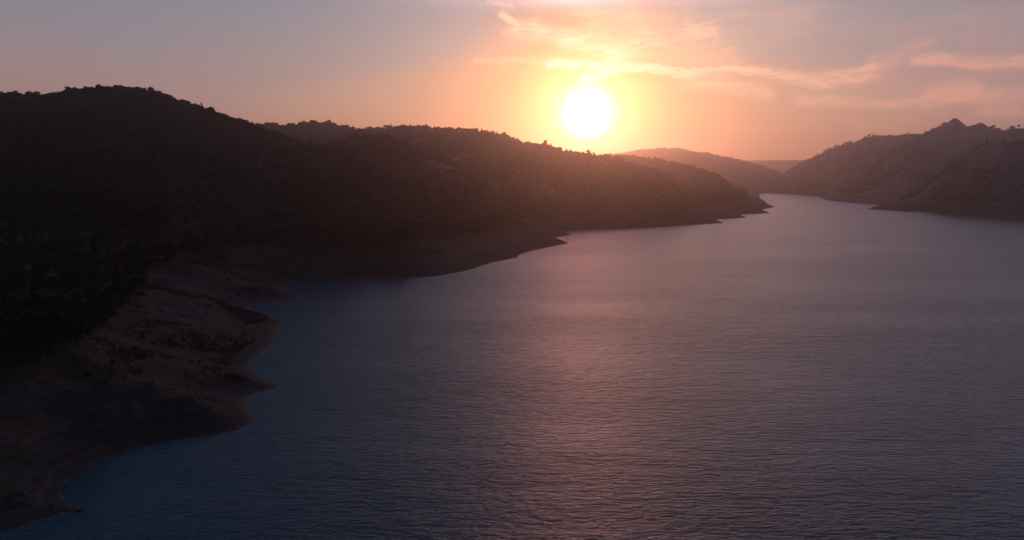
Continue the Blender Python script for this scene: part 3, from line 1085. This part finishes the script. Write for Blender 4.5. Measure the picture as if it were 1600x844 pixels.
# shrubs on the bank ----------------------------------------------------
rng = np.random.default_rng(31)
n_sh = 0
tries = 0
SHZ = [(-37, -30, 'on the bank at the far left'), (-30, -24, 'on the middle of the wide bare bank'), (-24, -17, 'on the bank near the water of the left points'),
       (-17, -8, 'on the pale bank of the bay')]
while n_sh < 60 and tries < 20000:
    tries += 1
    a = R(rng.uniform(-36.4, -9))
    r = math.exp(rng.uniform(math.log(150), math.log(620)))
    x, y = r * math.sin(a), r * math.cos(a)
    xa, ya = np.array([x]), np.array([y])
    z, sd = float(sample(H, xa, ya)[0]), float(sample(SDG, xa, ya)[0])
    if sd < 9 or z < 2.5 or z > 20 or (z - CAM_H) / r < float(sample(HZ, xa / r * (r - 4), ya / r * (r - 4))[0]) - 0.003:
        continue
    if float(fbm(xa, ya, 26, 2, off=51.0)[0]) < rng.uniform(-0.7, 0.7):
        continue
    zn = next((t for lo, hi, t in SHZ if lo <= math.degrees(a) < hi), None)
    if not zn:
        continue
    plant('shrub', n_sh % 3, (x, y, z - 0.05), float(rng.triangular(0.4, 0.7, 1.9)), float(rng.uniform(0, 6)), 'low dark shrub ' + zn, 'shrubs ' + zn)
    n_sh += 1


# weeds and dead stalks in flushes over the bank
weeds_c = bpy.data.collections.new('weed_kinds')
for i in range(3):
    c_, w_ = shrub(300 + i, 60, 0.30)
    weeds_c.objects.link(bpy.data.objects.new('tuft_%d' % i, join_mesh('tuft', c_, w_, SCRUB)))
rw = np.random.default_rng(91)
nW = 260000
aw = R(1) * rw.uniform(-38, -6, nW)
rww = np.sqrt(rw.uniform(140 ** 2, 640 ** 2, nW))
xw_, yw_ = rww * np.sin(aw), rww * np.cos(aw)
zw_, sw_ = sample(H, xw_, yw_), sample(SDG, xw_, yw_)
fw = fbm(xw_, yw_, 38, 4, 0.6, off=61.0) + 0.5 * fbm(xw_, yw_, 9, 2, off=62.0)
kw = (sw_ > 7) & (zw_ > 2.0) & (zw_ < 23) & (fw + rw.normal(0, 0.45, nW) > 0.9)
tw_ = np.stack([xw_[kw], yw_[kw], zw_[kw] - 0.05], axis=1)
print('WEEDS', len(tw_))
woodland('weeds', tw_, rw.triangular(0.12, 0.3, 0.95, len(tw_)), rw.uniform(0, 6.28, len(tw_)), rw.integers(0, 3, len(tw_)),
         'low weeds and dead stalks in patches over the bare bank', weeds_c)

# thin line of foam where ripples break on the near points
fm_m, fm = new_mat('foam')
principled(fm, fm.mix(fm.ss(fm.noise(fm.n('ShaderNodeNewGeometry').outputs['Position'], 1.8, 4.0, 0.7), 0.4, 0.6), (0.06, 0.065, 0.07, 1), (0.24, 0.25, 0.26, 1)), 0.8, None, 0.2)
fv, ff = [], []
rf = np.random.default_rng(13)
for (i0, i1) in ((1, 9), (19, 22)):
    pts_ = [Vector((SH[i][0], SH[i][1], 0)) for i in range(i0, i1)]
    line = []
    for a_, b_ in zip(pts_[:-1], pts_[1:]):
        nseg = max(1, int((b_ - a_).length / 0.6))
        line += [a_.lerp(b_, k_ / nseg) for k_ in range(nseg)]
    b0 = len(fv)
    for k_, p_ in enumerate(line):
        t_ = (line[min(k_ + 1, len(line) - 1)] - line[max(k_ - 1, 0)]).normalized()
        nrm = Vector((-t_.y, t_.x, 0))
        wd = 0.16 + 0.22 * abs(math.sin(k_ * 0.21) * math.sin(k_ * 0.057 + 1)) + rf.uniform(0, 0.08)
        off = rf.uniform(-0.05, 0.05) - 0.1
        fv.append(tuple(p_ + nrm * (off - wd) + Vector((0, 0, 0.03))))
        fv.append(tuple(p_ + nrm * (off + wd) + Vector((0, 0, 0.045))))
    ff += [(b0 + 2 * k_, b0 + 2 * k_ + 2, b0 + 2 * k_ + 3, b0 + 2 * k_ + 1) for k_ in range(len(line) - 1) if math.sin(k_ * 0.9) + math.sin(k_ * 0.37 + 2) + rf.uniform(-1, 1) > -0.2]
tag(link('foam', mesh_np('foam', np.array(fv), np.array(ff), fm_m)), 'thin broken line of foam along the nearest shore', 'foam', None, 'stuff')


# rocks -----------------------------------------------------------------
def rock_mesh(seed):
    rng = np.random.default_rng(seed)
    import bmesh
    bm = bmesh.new()
    bmesh.ops.create_icosphere(bm, subdivisions=3, radius=1.0)
    offs = rng.uniform(-5, 5, 3)
    for vtx in bm.verts:
        c = vtx.co
        x_, y_ = np.array([c.x * 3 + offs[0] + c.z]), np.array([c.y * 3 + offs[1] - c.z])
        d = 1 + 0.28 * float(fbm(x_, y_, 1.6, 3, off=seed)[0])
        c *= d
        for ax in range(3):
            lim = 0.72 + 0.1 * ax
            c[ax] = max(-lim, min(lim, c[ax]))
        c.z *= 0.65
    me = bpy.data.meshes.new('rock')
    bm.to_mesh(me)
    bm.free()
    me.materials.append(ROCK)
    return me


rocks = [rock_mesh(i) for i in range(4)]
n_rk = 0
tries = 0
while n_rk < 60 and tries < 20000:
    tries += 1
    a = R(rng.uniform(-36.4, -12))
    r = math.exp(rng.uniform(math.log(150), math.log(480)))
    x, y = r * math.sin(a), r * math.cos(a)
    xa, ya = np.array([x]), np.array([y])
    z, sd = float(sample(H, xa, ya)[0]), float(sample(SDG, xa, ya)[0])
    if sd < 0.8 or z > 19 or (z - CAM_H) / r < float(sample(HZ, xa / r * (r - 4), ya / r * (r - 4))[0]) - 0.003:
        continue
    if float(fbm(xa, ya, 18, 2, off=71.0)[0]) < rng.uniform(-0.2, 0.6):
        continue
    zn = next((t for lo, hi, t in SHZ if lo <= math.degrees(a) < hi), None)
    if not zn:
        continue
    wet = sd < 6
    o = link('rock', rocks[n_rk % 4])
    s = float(rng.triangular(0.25, 0.4, 1.0))
    o.location = (x, y, z + 0.15 * s)
    o.scale = (s * rng.uniform(.9, 1.6), s, s * rng.uniform(.6, 1))
    o.rotation_euler = (0, 0, rng.uniform(0, 6))
    w_ = ('small grey rock at the waterline ' if wet else 'small pale rock ') + zn
    tag(o, w_, 'rock', 'rocks: ' + w_)
    n_rk += 1

# the dark stump at the tip of the nearest point
tx, ty = on_water(121, 797)
st = link('boulder', rocks[1])
st.location = (tx + 0.5, ty - 0.2, 0.12)
st.scale = (0.8, 0.55, 0.6)
st.rotation_euler = (0.1, 0.2, 0.8)
tag(st, 'dark wet boulder standing in the water off the nearest point', 'boulder')
print('SHRUBS', n_sh, 'ROCKS', n_rk)
